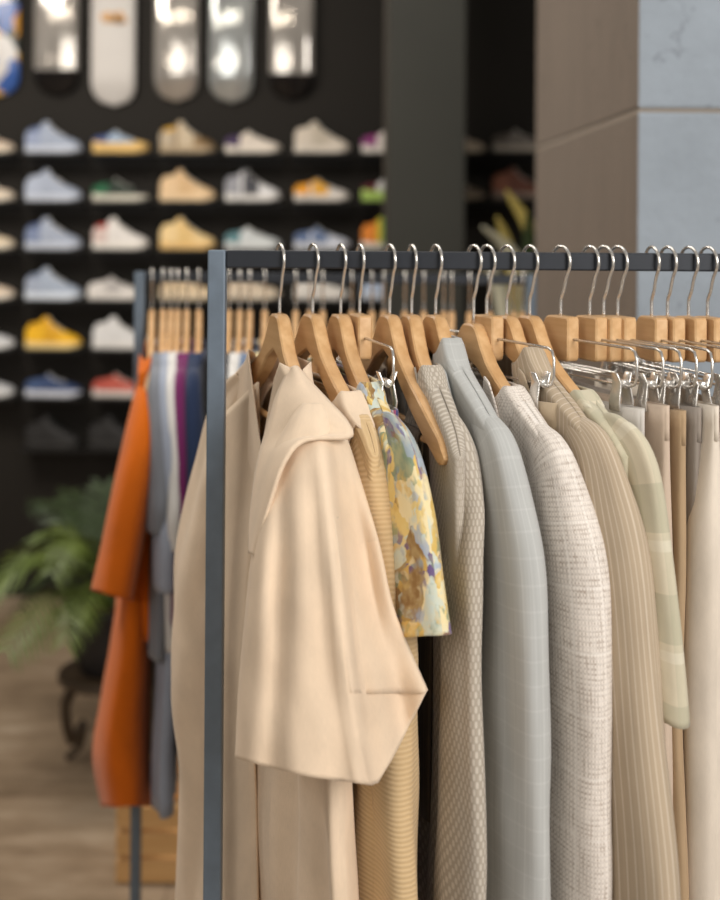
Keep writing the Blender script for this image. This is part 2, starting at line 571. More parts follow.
W_, CR, LB, GY = (222, 219, 212), (214, 198, 172), (152, 161, 178), (186, 182, 176)
ROWS = [153, 201, 249, 299, 348, 396]
COLX = [-14, 53, 120, 187, 252, 321, 388]
S = {
 (0, 0): ('low', dict(upper=(190, 170, 150), sole=(206, 192, 172)), 'beige low sneaker cut by the left edge, top row'),
 (0, 1): ('high', dict(upper=LB, heel=(140, 150, 174), collar=(92, 106, 140), sole=(190, 195, 205)), 'pale blue high-top sneaker with darker blue collar, top row'),
 (0, 2): ('low', dict(upper=(150, 168, 190), heel=(58, 74, 120), sole=(218, 180, 110), sole_h=.045, toe=(205, 170, 110)), 'blue and white low sneaker on a thick tan sole'),
 (0, 3): ('high', dict(upper=(140, 114, 78), heel=(176, 160, 136), collar=(204, 156, 40), sole=(170, 150, 120), mid=(196, 178, 150), toe=(112, 88, 56)), 'brown high-top sneaker with a mustard yellow collar, top row'),
 (0, 4): ('low', dict(upper=(216, 204, 190), heel=(66, 48, 82), collar=(52, 36, 70), sole=(222, 212, 198)), 'off-white low sneaker with a dark purple heel, top row'),
 (0, 5): ('high', dict(upper=(208, 196, 180), mid=(190, 178, 160), sole=(216, 206, 192)), 'plain beige-white high-top sneaker, top row'),
 (0, 6): ('low', dict(upper=(216, 206, 198), heel=(128, 52, 110), collar=(150, 40, 120), sole=(222, 214, 204)), 'white sneaker with magenta collar beside the dark column'),
 (1, 0): ('low', dict(upper=(200, 184, 164), sole=(210, 198, 180)), 'cream low sneaker cut by the left edge, second row from top'),
 (1, 1): ('high', dict(upper=(158, 166, 182), heel=(166, 174, 190), sole=(190, 195, 205)), 'pale blue high-top sneaker with pale blue heel, second row'),
 (1, 2): ('low', dict(upper=(28, 44, 32), heel=(24, 92, 58), sole=(206, 200, 184), toe=(36, 34, 32)), 'dark green and black low sneaker on a white sole'),
 (1, 3): ('high', dict(upper=(222, 190, 148), mid=(212, 176, 130), sole=(228, 200, 160)), 'tan peach high-top sneaker, second row from top'),
 (1, 4): ('high', dict(upper=(224, 222, 222), heel=(150, 150, 156), mid=(70, 70, 76), sole=(226, 222, 216)), 'white high-top sneaker with grey and black side panel'),
 (1, 5): ('low', dict(upper=(216, 208, 200), heel=(232, 158, 36), collar=(226, 150, 30), mid=(230, 168, 50), sole=(222, 214, 204)), 'white low sneaker with an orange-yellow heel'),
 (1, 6): ('low', dict(upper=(206, 204, 200), heel=(84, 24, 30), collar=(96, 24, 34), sole=(166, 196, 98), sole_h=.045), 'sneaker with dark red collar and lime green sole'),
 (2, 0): ('low', dict(upper=(206, 188, 160), sole=(212, 200, 180)), 'cream low sneaker cut by the left edge, third row from top'),
 (2, 1): ('high', dict(upper=(156, 164, 180), heel=(116, 128, 156), collar=(72, 86, 122), sole=(190, 195, 205)), 'pale blue high-top sneaker with blue heel, third row from top'),
 (2, 2): ('high', dict(upper=(220, 214, 208), collar=(168, 52, 40), heel=(202, 180, 172), sole=(224, 218, 208)), 'white high-top sneaker with a red collar'),
 (2, 3): ('high', dict(upper=(232, 202, 146), mid=(226, 190, 124), sole=(226, 186, 120)), 'pale yellow high-top sneaker on a gum sole, third row'),
 (2, 4): ('low', dict(upper=(206, 210, 210), heel=(92, 132, 138), sole=(216, 218, 216)), 'white and teal low sneaker, third row'),
 (2, 5): ('low', dict(upper=(206, 210, 222), heel=(92, 110, 146), mid=(104, 122, 156), sole=(216, 218, 224)), 'blue and white low sneaker, third row behind the rail'),
 (2, 6): ('high', dict(upper=(230, 190, 50), heel=(222, 130, 36), mid=(140, 176, 60), sole=(222, 216, 204)), 'yellow, orange and green sneaker beside the dark column'),
 (3, 0): ('low', dict(upper=(206, 186, 164), sole=(214, 204, 188)), 'cream low sneaker cut by the left edge, fourth row from top'),
 (3, 1): ('high', dict(upper=(158, 168, 184), heel=(152, 160, 176), collar=(118, 130, 152), sole=(214, 220, 228)), 'pale grey-blue high-top sneaker directly above the yellow sneaker'),
 (3, 2): ('low', dict(upper=(206, 200, 194), mid=(176, 170, 166), sole=(218, 212, 204)), 'grey-white low sneaker left of the second rack post'),
 (3, 3): ('low', dict(upper=(214, 190, 154), sole=(224, 206, 176)), 'tan low sneaker seen between the hanger hooks of the second rack'),
 (3, 4): ('low', dict(upper=(212, 194, 170), sole=(220, 206, 184)), 'cream low sneaker seen right of the front post behind hooks'),
 (3, 5): ('low', dict(upper=(222, 216, 208), sole=(226, 220, 212)), 'white low sneaker seen behind the hooks under the rail'),
 (3, 6): ('low', dict(upper=(176, 190, 212), sole=(210, 216, 226)), 'light blue sneaker seen behind the hooks beside the column'),
 (4, 0): ('low', dict(upper=(196, 196, 198), sole=(208, 206, 202)), 'light grey low sneaker cut by the left edge, fifth row from top'),
 (4, 1): ('high', dict(upper=(234, 178, 26), mid=(214, 158, 20), collar=(220, 164, 20), sole=(232, 204, 140)), 'bright yellow high-top sneaker on the left of the wall'),
 (4, 2): ('high', dict(upper=(214, 212, 210), sole=(220, 216, 210)), 'plain white high-top sneaker beside the second rack post'),
 (5, 0): ('low', dict(upper=(186, 186, 188), sole=(208, 206, 202)), 'light grey low sneaker cut by the left edge, lowest lit row'),
 (5, 1): ('low', dict(upper=(52, 70, 108), heel=(58, 78, 116), sole=(206, 208, 216)), 'dark blue low sneaker on a white sole, lowest lit row'),
 (5, 2): ('low', dict(upper=(188, 88, 72), heel=(176, 76, 62), sole=(216, 206, 198)), 'coral red low sneaker on a white sole'),
}
for (r_, c_), (style, cols, lab) in S.items():
    x = COLX[c_] - (5 if (c_ == 2 and r_ == 3) else 0)
    p = P(x, ROWS[r_], 5.5)
    sneaker((p.x, 5.5, p.z), style, cols, lab)
    ledge((p.x, 5.52, p.z - .0008), 'black ledge under the ' + lab.replace(',', '').replace(' from top', ''))
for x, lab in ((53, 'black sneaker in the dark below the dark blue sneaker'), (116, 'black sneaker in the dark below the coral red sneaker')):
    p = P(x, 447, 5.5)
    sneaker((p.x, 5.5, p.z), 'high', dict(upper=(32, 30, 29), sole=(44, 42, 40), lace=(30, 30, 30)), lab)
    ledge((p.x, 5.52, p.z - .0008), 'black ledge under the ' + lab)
for x, y, st, cols, lab in (
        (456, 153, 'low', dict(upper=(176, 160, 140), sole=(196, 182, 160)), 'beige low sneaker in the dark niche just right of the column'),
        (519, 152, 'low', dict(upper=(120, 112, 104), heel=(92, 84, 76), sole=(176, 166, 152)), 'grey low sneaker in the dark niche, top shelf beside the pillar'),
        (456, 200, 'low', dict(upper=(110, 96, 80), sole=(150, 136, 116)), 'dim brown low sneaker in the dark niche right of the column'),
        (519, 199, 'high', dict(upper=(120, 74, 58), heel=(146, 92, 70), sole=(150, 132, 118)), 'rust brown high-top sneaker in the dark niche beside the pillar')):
    p = P(x, y, 5.5)
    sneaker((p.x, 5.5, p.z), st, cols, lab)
    ledge((p.x, 5.52, p.z - .0008), 'black ledge under the ' + lab.replace(',', ''))

# ------------------------------------------------------------------ skateboard decks
def deck_mat(name, kind):
    t = NT(name); co = t.coord()
    if kind == 'white':
        c = t.mix(t.noise(co, 3, 3), lin((196, 190, 184)), lin((214, 209, 203)))
        return t.base(c, .5, 0, .4)
    if kind == 'colour':
        nd = t.n('ShaderNodeTexVoronoi'); t.link(t.mapping(co, (1, 1, 1)), nd.inputs['Vector']); nd.inputs['Scale'].default_value = 11
        sp = t.n('ShaderNodeSeparateColor'); t.link(nd.outputs['Color'], sp.inputs[0])
        c = t.ramp(sp.outputs[0], [(0, lin((214, 150, 40))), (.25, lin((208, 204, 200))), (.5, lin((58, 92, 158))), (.7, lin((226, 176, 70))), (.85, lin((60, 66, 58)))], 'CONSTANT')
        return t.base(c, .25, 0, .6)
    c = t.mix(t.noise(t.mapping(co, (9, 1, 3)), 2., 4), lin((150, 144, 136)), lin((226, 219, 210)))
    if kind == 'glass': c = t.mix(t.noise(t.mapping(co, (8, 1, 3)), 2., 4), lin((158, 162, 162)), lin((222, 225, 222)))
    if kind == 'half':
        sp = t.n('ShaderNodeSeparateXYZ'); t.link(co, sp.inputs[0])
        c = t.mix(t.math('LESS_THAN', sp.outputs[2], .115), c, lin((40, 38, 38)))  # reflection of the dark room painted into the tip colour
    t.bump(t.noise(co, 7, 1), .025, .02)
    return t.base(c, .055, .6, .6)


for kind in ('white', 'colour', 'silver', 'glass', 'half'): M['deck_' + kind] = deck_mat('deck_' + kind, kind)
for x, yb, kind, lab in ((-3, 96, 'colour', 'multicoloured skateboard deck cut by the left edge of the photo'),
                         (56, 96, 'half', 'shiny silver skateboard deck with dark reflection at tip, left of the white deck'),
                         (113, 106, 'white', 'white skateboard deck with a small orange-brown mark'),
                         (176, 102, 'silver', 'glossy warm silver skateboard deck right of the white deck'),
                         (231, 103, 'glass', 'glossy pale grey-blue skateboard deck with green-edged tip'),
                         (291, 100, 'half', 'shiny silver skateboard deck with dark reflection at tip nearest the column')):
    p = P(x, yb, 5.56)
    r = empty('skateboard_deck', (p.x, 5.548, p.z))
    tag(r, lab, 'skateboard', 'skateboard decks on the black wall')
    hw = .097
    n = 40
    rings = []
    for k in range(n + 1):
        z = k / n * .8
        e = min(z, .8 - z)
        wd = hw * math.sqrt(max(0., 1 - (1 - min(e / .1, 1)) ** 2.2)) + .0006
        kick = .034 * sm((.13 - e) / .15)
        ring = []
        for j in range(9):
            q = -1 + j / 4
            ring.append((wd * q, kick + .008 * q * q - .004, z))
        for j in range(8, -1, -1):
            q = -1 + j / 4
            ring.append((wd * q, kick + .008 * q * q + .007, z))
        rings.append(ring)
    MB().loft(rings, cap=True).build('board', M['deck_' + kind], r)
    if kind == 'white':
        M['emblem'] = plain('emblem', (206, 156, 96), .5)
        mb = MB()
        for (ex, ez, sx, sz) in ((-.018, .395, .04, .02), (.03, .39, .024, .03), (.01, .375, .06, .01)):
            ring = [(ex + sx * math.cos(2 * PI * i / 18), -.0048, ez + sz * math.sin(2 * PI * i / 18)) for i in range(18)]
            mb.add(ring, [tuple(range(18))])
        mb.build('emblem', M['emblem'], r)
    b = MB()
    for zz in (.17, .63):
        for dz in (-.026, .026):
            for dx in (-.02, .02):
                b.tube([(dx, -.0065, zz + dz), (dx, .0, zz + dz)], .004, 8)
    b.build('bolts', M['chrome'] if kind != 'white' else M['sole_white'], r)

# ------------------------------------------------------------------ plants
def frond(name, parent, root, tip, arch, nleaf, llen, mat, droop=.3):
    root, tip = Vector(root), Vector(tip)
    mb = MB()
    pts = []
    for k in range(13):
        t_ = k / 12
        p = root.lerp(tip, t_) + Vector((0, 0, arch * 4 * t_ * (1 - t_)))
        pts.append(p)
    mb.tube(pts, [.006 - .0045 * k / 12 for k in range(13)], 6)
    for k in range(nleaf):
        t_ = .18 + .82 * k / (nleaf - 1)
        i = min(int(t_ * 12), 11)
        p = pts[i].lerp(pts[i + 1], t_ * 12 - i)
        d = (pts[i + 1] - pts[i]).normalized()
        side = d.cross(Vector((0, 0, 1))).normalized()
        ln_ = llen * (math.sin(PI * (.12 + .8 * t_)) * .8 + .25)
        for s in (-1, 1):
            e = p + (side * s * .8 + d * .65) * ln_ + Vector((0, 0, -droop * ln_ + random.uniform(-.02, .02)))
            mid = p.lerp(e, .5) + Vector((0, 0, ln_ * .1))
            wv = d * .008
            mb.add([p - wv * .5, p + wv * .5, mid + wv, e, mid - wv], [(0, 1, 2, 4), (4, 2, 3)])
    return mb.build(name, mat, parent, world=True, smooth=False)


YP = 3.95
pb = P(113, 640, YP)
stand_top = P(113, 668, YP).z
r = empty('plant_stand', (pb.x, YP, 0))
tag(r, 'dark wooden plant stand with curved legs under the palm pot', 'plant stand')
MB().loft([[(.17 * math.cos(2 * PI * i / 28) * s, .17 * math.sin(2 * PI * i / 28) * s, z) for i in range(28)]
           for s, z in ((.9, stand_top - .03), (1, stand_top - .024), (1, stand_top - .006), (.94, stand_top))], cap=True).build('stand_top', M['stand_wood'], r)
for k in range(3):
    a = PI + .25 + 2 * PI * k / 3
    prof = [(.1, stand_top - .028), (.145, stand_top - .1), (.125, stand_top - .22), (.09, .12), (.1, .05), (.14, .012)]
    pts = catmull([(math.cos(a) * q, math.sin(a) * q, z) for q, z in prof], 20)
    MB().tube(pts, [.02 - .009 * i / 20 for i in range(21)], 8).build('leg', M['stand_wood'], r)

r = empty('potted_palm', (pb.x, YP, stand_top))
tag(r, 'leafy green potted palm standing on the floor stand left of the orange garment', 'plant')
prof = [(.09, .001), (.1, .004), (.135, .1), (.15, .19), (.157, .2), (.157, .215), (.145, .215), (.14, .19)]
MB().loft([[(q * math.cos(2 * PI * i / 32), q * math.sin(2 * PI * i / 32), z) for i in range(32)] for q, z in prof], cap=True).build('pot', M['pot'], r)
MB().loft([[(q * math.cos(2 * PI * i / 32), q * math.sin(2 * PI * i / 32), z) for i in range(32)] for q, z in ((.142, .185), (.1, .192), (.02, .195))], cap=True).build('soil', M['soil'], r)
base = Vector((pb.x, YP, stand_top + .19))
for (tx, ty, Yt, arch, mat, ll) in ((-14, 590, 3.7, .14, 'leaf', .17), (8, 648, 3.5, .1, 'leaf', .16), (28, 548, 4.0, .13, 'leaf', .15), (52, 570, 3.6, .15, 'leaf', .13),
                                    (40, 500, 4.3, .08, 'leaf_dark', .12), (70, 490, 4.4, .06, 'leaf_dark', .12), (20, 610, 4.3, .12, 'leaf_dark', .14),
                                    (150, 500, 4.2, .06, 'leaf_dark', .14), (66, 640, 3.5, .12, 'leaf', .12), (104, 486, 4.1, .03, 'leaf_dark', .12), (200, 560, 3.9, .12, 'leaf_dark', .14)):
    frond('frond', r, base + Vector((random.uniform(-.03, .03), random.uniform(-.03, .03), 0)), P(tx, ty, Yt), arch, 22, ll, M[mat])

# pale plant in the niche beyond the second rack
p0 = P(520, 330, 4.45)
r = empty('potted_plant', (p0.x, 4.45, 0))
tag(r, 'tall plant with long yellow and pale leaves beside the pillar', 'plant')
MB().loft([[(q * math.cos(2 * PI * i / 28), q * math.sin(2 * PI * i / 28), z) for i in range(28)] for q, z in ((.12, 0.001), (.13, .01), (.17, .34), (.172, .36), (.155, .36), (.15, .33))], cap=True).build('pot', M['pot'], r)
MB().loft([[(q * math.cos(2 * PI * i / 28), q * math.sin(2 * PI * i / 28), z) for i in range(28)] for q, z in ((.152, .32), (.08, .33), (.01, .33))], cap=True).build('soil', M['soil'], r)
def blade(name, parent, a, b, c, wd, mat):
    """long leaf from a through b to tip c"""
    pts = [Vector(q) for q in catmull([tuple(a), tuple(a.lerp(b, .6)), tuple(b), tuple(c)], 24)]
    rings = []
    for k, p in enumerate(pts):
        t_ = k / 24
        ww = wd * (.12 if t_ < .45 else math.sin(PI * clamp((t_ - .42) / .58)) ** .8 + .03)
        rings.append([p + Vector((-ww, .2 * ww, .15 * ww)), p + Vector((0, .01, 0)), p + Vector((ww, -.1 * ww, .15 * ww))])
    return MB().loft(rings, closed=False).build(name, mat, parent, world=True, solid=.003)
root = Vector((p0.x, 4.45, .32))
for bx, by, tx, ty, ww, mat in ((540, 262, 506, 190, .028, 'leaf_yellow'), (520, 275, 482, 226, .03, 'leaf_pale'), (512, 270, 497, 216, .02, 'leaf_yellow'), (500, 290, 466, 256, .028, 'leaf_pale'), (530, 280, 528, 212, .022, 'leaf_dark')):
    blade('leaf', r, root + Vector((random.uniform(-.04, .04), random.uniform(-.04, .04), 0)), P(bx, by, 4.42), P(tx, ty, 4.38), ww, M[mat])

# ------------------------------------------------------------------ crate
c0, c1 = P(116, 886, 3.21).x, P(246, 886, 3.21).x
r = empty('wooden_crate', ((c0 + c1) / 2, 3.36, 0))
tag(r, 'low slatted wooden crate on the floor under the second rack', 'crate')
hw = (c1 - c0) / 2
for z in (.004, .074, .144):
    for s in (-1, 1):
        MB().box((-hw, s * .15 - .007, z), (hw, s * .15 + .007, z + .056)).build('slat', M['crate_wood'], r, smooth=False, bevel=.002)
    for s in (-1, 1):
        MB().box((s * (hw - .007) - .007, -.142, z), (s * (hw - .007) + .007, .142, z + .056)).build('slat', M['crate_wood'], r, smooth=False, bevel=.002)
for sx in (-1, 1):
    for sy in (-1, 1):
        MB().box((sx * (hw - .03) - .014, sy * .128 - .014, .001), (sx * (hw - .03) + .014, sy * .128 + .014, .2)).build('corner_post', M['crate_wood'], r, smooth=False, bevel=.002)
MB().box((-hw + .016, -.14, .006), (hw - .016, .14, .014)).build('bottom_board', M['crate_wood'], r, smooth=False)

# ------------------------------------------------------------------ racks
def square_bar(mb, a, b, h):
    a, b = Vector(a), Vector(b)
    lo = Vector((min(a[i], b[i]) - h for i in range(3)))
    hi = Vector((max(a[i], b[i]) + h for i in range(3)))
    return mb.box(lo, hi)


Z1 = P(360, 259.9, D1).z
Z2 = P(150, 277, D2).z
H1 = .0111
def rack(name, label, x0, x1, Y, z, h, foot):
    r = empty(name, ((x0 + x1) / 2, Y, 0))
    tag(r, label, 'clothes rack', 'black metal clothes racks')
    q = (x1 - x0) / 2
    for s in (-1, 1):
        square_bar(MB(), (s * q, 0, .02 + h), (s * q, 0, z), h).build('post', M['rack_metal'], r, smooth=False, bevel=.0022)
        MB().box((s * q - h, -foot, .002), (s * q + h, foot, .018)).build('foot', M['rack_metal'], r, smooth=False, bevel=.002)
    MB().box((-q + h + .0005, -h, z - h), (q - h - .0005, h, z + h)).build('top_rail', M['rail_metal'], r, smooth=False, bevel=.0022)
    MB().box((-q + h + .0005, -h, .12), (q - h - .0005, h, .12 + 2 * h)).build('lower_rail', M['rack_metal'], r, smooth=False, bevel=.0022)
    return r


RX0 = P(217.5, 258, D1).x
rack('clothes_rack', 'black square-tube clothes rack in front holding the beige and grey clothes', RX0, 1.35, D1, Z1, H1, .26)
R2X0 = P(140, 277, D2).x
R2X1 = P(531, 277, D2).x
rack('clothes_rack', 'black clothes rack behind holding the orange and purple clothes', R2X0, R2X1, D2, Z2, .0105, .24)

# ------------------------------------------------------------------ hangers (local: x across the hanger, -y towards the viewer, z from rail centre)
ZT = [(0, -.068), (.011, -.068), (.018, -.0715), (.024, -.078), (.033, -.092), (.05, -.112), (.075, -.128), (.1, -.141), (.15, -.163), (.2, -.186), (.212, -.194), (.219, -.204)]
ZB = [(0, -.112), (.03, -.124), (.06, -.147), (.1, -.172), (.15, -.195), (.2, -.216), (.212, -.215), (.219, -.208)]
def zt(h): return interp(ZT, abs(h))
def bend(h): return -.24 * h * h


def hook_pts(stem_z, rail_h=H1):
    R = .0195
    zc = rail_h + .0024 - math.sqrt(max(R * R - (rail_h + .0016) ** 2, .00004)) + .0008
    pts = []
    for k in range(25):
        a = math.radians(205 - k * (205 + 40) / 24)
        pts.append((0, -R * math.cos(a), zc + R * math.sin(a)))
    e = pts[-1]
    pts += [(0, e[1] * .72, e[2] - .008), (0, -.006, -.036), (0, -.001, -.045), (0, 0, -.052), (0, 0, stem_z)]
    return pts


def hook_mesh(parent, stem_z, r=.0021, rail_h=H1):
    MB().tube(catmull(hook_pts(stem_z, rail_h), 80), r, 8).build('hook', M['chrome'], parent)


def make_hanger(drop=0., rail_h=H1, thick=.0085):
    r = empty('wooden_hanger', (0, 0, 0))
    rings = []
    n = 72
    for k in range(n + 1):
        h = -.219 + .438 * k / n
        # finer near the neck
        a, b = interp(ZT, abs(h)) - drop, interp(ZB, abs(h)) - drop
        T = thick * (.55 if k in (0, n) else lerp(1., .74, sm((abs(h) - .15) / .06)))
        c = bend(h)
        e = min(.0026, (a - b) * .3)
        rings.append([(c - T + .002, -h, a), (c + T - .002, -h, a), (c + T, -h, a - e), (c + T, -h, b + e), (c + T - .002, -h, b), (c - T + .002, -h, b), (c - T, -h, b + e), (c - T, -h, a - e)])
    crisp(MB().loft(rings, cap=True).build('shoulder_bar', M['hanger_wood'], r))
    bz = -.205 - drop
    c = bend(.165)
    MB().tube([(c, -.176, bz + .006), (c, 0, bz + .006), (c, .176, bz + .006)], .0042, 8).build('trouser_bar', M['hanger_wood'], r)
    hook_mesh(r, -.07 - drop, rail_h=rail_h)
    return r


def make_clip_hanger():
    r = empty('clip_hanger', (0, 0, 0))
    T = .0088
    prof = []
    for (h0, z0, a0, rad) in ((.024, -.0715, 0, .004), (-.012, -.084, 90, .0165), (-.012, -.106, 180, .0165), (.022, -.1165, 270, .006)):
        for k in range(6):
            a = math.radians(a0 + 18 * k)
            prof.append((h0 + rad * math.cos(a), z0 + rad * math.sin(a)))
    rings = [[(x, -h * s, -.095 + (z + .095) * s) for h, z in prof] for x, s in ((-T, .93), (-T + .002, 1), (T - .002, 1), (T, .93))]
    crisp(MB().loft(rings, cap=True).build('block', M['block_wood'], r))
    hook_mesh(r, -.07)
    zu, zl, e = -.095, -.139, .15
    loop = [(0, -.022, zu), (0, -e + .012, zu), (0, -e + .004, zu - .003), (0, -e, zu - .012), (0, -e, zl + .012), (0, -e + .004, zl + .003), (0, -e + .012, zl),
            (0, e - .012, zl), (0, e - .004, zl + .003), (0, e, zl + .012), (0, e, zu - .012), (0, e - .004, zu - .003), (0, e - .012, zu), (0, .022, zu)]
    MB().tube(loop, .0017, 8).build('wire_frame', M['chrome'], r)
    for s in (-1, 1):
        y = s * -.122
        mb = MB()
        for sx in (-1, 1):
            mb.loft([[(sx * (q0 - .0012), y - w_, z), (sx * (q0 + .0012), y - w_, z), (sx * (q0 + .0012), y + w_, z), (sx * (q0 - .0012), y + w_, z)]
                     for q0, w_, z in ((.0105, .006, -.124), (.006, .008, -.136), (.0078, .009, -.147), (.0098, .010, -.158), (.0088, .010, -.168))], cap=True)
        mb.tube([(0, y - .010, -.1372), (0, y + .010, -.1372)], .0052, 10)
        mb.build('clip', M['chrome'], r, bevel=.0006)
    return r


# ------------------------------------------------------------------ garments
def zsh(h):
    h = abs(h)
    return (zt(h) if h <= .212 else -.194 - (h - .212) * .95) + .006


def body(parent, mat, name='body', W=.231, Wh=.25, T=.016, zhem=-.82, vdep=.09, neck=.062, fold=.006, seed=0, dz=0., bias=0., nseg=96, nr=56, neck_t=.0145, jit=1.):
    rings = []
    for k in range(-3, nr + 1):
        t_ = (max(k, 0) / nr) ** 1.35
        ring = []
        for i in range(nseg):
            a = 2 * PI * i / nseg
            ca, sa = math.cos(a), math.sin(a)
            w_ = lerp(W, Wh, sm(t_ * 1.6))
            h = w_ * math.copysign(abs(ca) ** .62, ca)
            front = sa < 0
            ah = abs(W * math.copysign(abs(ca) ** .62, ca))
            zt_ = zsh(max(ah, neck))
            if ah < neck:
                zt_ += (-vdep * (1 - ah / neck)) if front else -.004
            tt = lerp(neck_t, .0132, sm((ah - neck * .7) / .07))
            if k < 0:                            # the shoulder ridge closes over the hanger outside the neckline
                sh = sm((ah - neck - .004) / .022)
                tt = lerp(tt, tt * (0.04, .55, .85)[k + 3], sh)
                zt_ += lerp((.004, .003, .0015)[k + 3], (.0052, .004, .002)[k + 3], sh)
            th = lerp(tt, T, sm(t_ / .22))
            prof = math.copysign(abs(sa) ** .55, sa)
            z = lerp(zt_, zhem, t_) + dz
            f = sm(t_ * 3.2) * fold
            n = th * prof
            fo = math.sin(2 * PI * h / .085 + seed * 1.7 + 1.5 * NZ(h * 5, z * 3, seed)) * f + NZ(h * 9, z * 5, seed + 3.3) * f * 1.2
            n += fo * (.6 + .4 * abs(prof)) * jit + bias * t_ + bend(h) * (1 - sm(t_ * 2))
            h2 = h + NZ(z * 6, seed * 2.1, prof) * .006 * sm(t_ * 3)
            ring.append((n, -h2, z))
        rings.append(ring)
    return MB().loft(rings).build(name, mat, parent, solid=.0016)


def sleeve(parent, mat, path, name='sleeve', seed=0, fold=.005, side=1, slant=None, nseg=40, nr=56, dz=0., solid=.0016):
    """path: (h, n, z, a, b): centre, half size in the hanger's plane, half size across"""
    sp = catmull(path, nr)
    rings = []
    for k, (h, n, z, a_, b_) in enumerate(sp):
        h0, n0, z0 = sp[max(k - 1, 0)][:3]
        h1, n1, z1 = sp[min(k + 1, nr)][:3]
        d = Vector((h1 - h0, 0, z1 - z0)).normalized()
        pr = Vector((-d.z, 0, d.x))          # outward, in the hanger's plane
        t_ = k / nr
        ring = []
        for i in range(nseg):
            an = 2 * PI * i / nseg
            ca, sa = math.cos(an), math.sin(an)
            sa_ = math.copysign(abs(sa) ** .8, sa)
            wr = NZ(ca * 1.6 + seed, sa * 1.6, z * 9) * fold + .7 * fold * math.sin(an * 3 + z * 7 + seed) * sm(t_ * 2)
            hh = h + pr.x * (a_ + wr) * ca
            zz = z + pr.z * (a_ + wr) * ca
            nn = n + (b_ + wr * .8) * sa_
            if slant: zz += slant(ca, sa) * t_ ** 4
            ring.append((nn, -hh * side, zz + dz))
        rings.append(ring)
    return MB().loft(rings).build(name, mat, parent, solid=solid)


def collar(parent, mat, stand=.014, fall=.04, outer=.045, gap=30, neck=.062, dz=0., th=.0022, out=.005, base_t=.0165, name='collar'):
    rings = []
    n = 72
    for sd, st in ((0, 0), (0, .5), (0, .85), (.04, 1), (.12, 1), (.25, .75), (.45, .4), (.7, .12), (.88, .0), (1, -.12)):
        ring = []
        for i in range(n + 1):
            a = math.radians(-90 + gap + (360 - 2 * gap) * i / n)
            ca, sa = math.cos(a), math.sin(a)
            pc, ps = math.copysign(abs(ca) ** .6, ca), math.copysign(abs(sa) ** .6, sa)
            h = (neck - .004 + outer * sd) * pc
            nn = (base_t + (.001 + out * math.sin(PI * min(sd * 1.1, 1)) * .7 + out * .3 * sd)) * ps + bend(h)
            if sd == 0: nn *= .93
            z = zsh(max(abs(h), neck)) + .0035 + stand * st
            face = sm((abs(ps) - .55) / .4)
            z -= face * fall * sd
            if sa < 0: z -= .02 * face
            ring.append((nn, -h, z + dz))
        rings.append(ring)
    return MB().loft(rings, closed=False).build(name, mat, parent, solid=th)


def lapels(parent, mat, T, dz=0.):
    for s in (-1, 1):
        L_ = [(.066, -.125), (.06, -.17), (.045, -.25), (.02, -.36), (.004, -.44)]
        O_ = [(.085, -.13), (.112, -.175), (.108, -.24), (.07, -.34), (.012, -.445)]
        a, b = catmull(L_, 20), catmull(O_, 20)
        rings = [[(-T - .004 - .004 * q, -s * lerp(x[0], y[0], q), lerp(x[1], y[1], q) + dz) for q in (0, .25, .5, .75, 1)] for x, y in zip(a, b)]
        MB().loft(rings, closed=False).build('lapel', mat, parent, solid=.002)


def jacket_sleeve(L=.58, b=.024, a=.062, sw=0., seed=0, h0=.234, flare=1., low=0., capn=0.):
    z0 = -.185
    return [(.15 * h0 / .232, -.005, z0 + .011, .012, .010), (.174 * h0 / .232, -.006 + capn * .3, z0 - .002, .024, .0135), (.202 * h0 / .232, -.007 + capn * .8, z0 - .027, .038 * a / .064, .0175), (h0 - .017, -.003 + capn, z0 - .08, a * .84, b * .92),
            (h0 - .004, sw * .25, z0 - .15, a * .97, b), (h0 + .004 + low * .4, sw * .5, z0 - .15 - (L - .15) * .3, a, b), (h0 + .006 + low * .8, sw * .75, z0 - .15 - (L - .15) * .65, a * .95 * flare, b), (h0 + .004 + low, sw, z0 - L, a * .9 * flare, b * .97)]


def placket(parent, mat, T, z0, z1, nb, dz=0.):
    MB().box((-T - .009, -.016, z1), (-T - .005, .016, z0)).build('placket', mat, parent, smooth=False, bevel=.001)


GR = 'clothes on the front rack'
HX = {}
def rail_pt(px): return Vector((P(px, 260, D1).x, D1, Z1))


def garment(name, px, deg, label, cat):
    r = empty(name, rail_pt(px), math.radians(deg))
    return tag(r, label, cat, GR)


HANG_G = 'wooden hangers on the front rail'
CLIP_G = 'clip hangers on the front rail'
proto_h = None; proto_c = None
def put_hanger(px, deg, label, drop=0.):
    global proto_h
    if drop: r = make_hanger(drop)
    elif proto_h is None: r = proto_h = make_hanger()
    else: r = copy_tree(proto_h)
    r.location = rail_pt(px); r.rotation_euler = (0, 0, math.radians(deg))
    return tag(r, label, 'hanger', HANG_G)
def put_clip(px, deg, label):
    global proto_c
    if proto_c is None: r = proto_c = make_clip_hanger()
    else: r = copy_tree(proto_c)
    r.location = rail_pt(px); r.rotation_euler = (0, 0, math.radians(deg))
    return tag(r, label, 'hanger', CLIP_G)


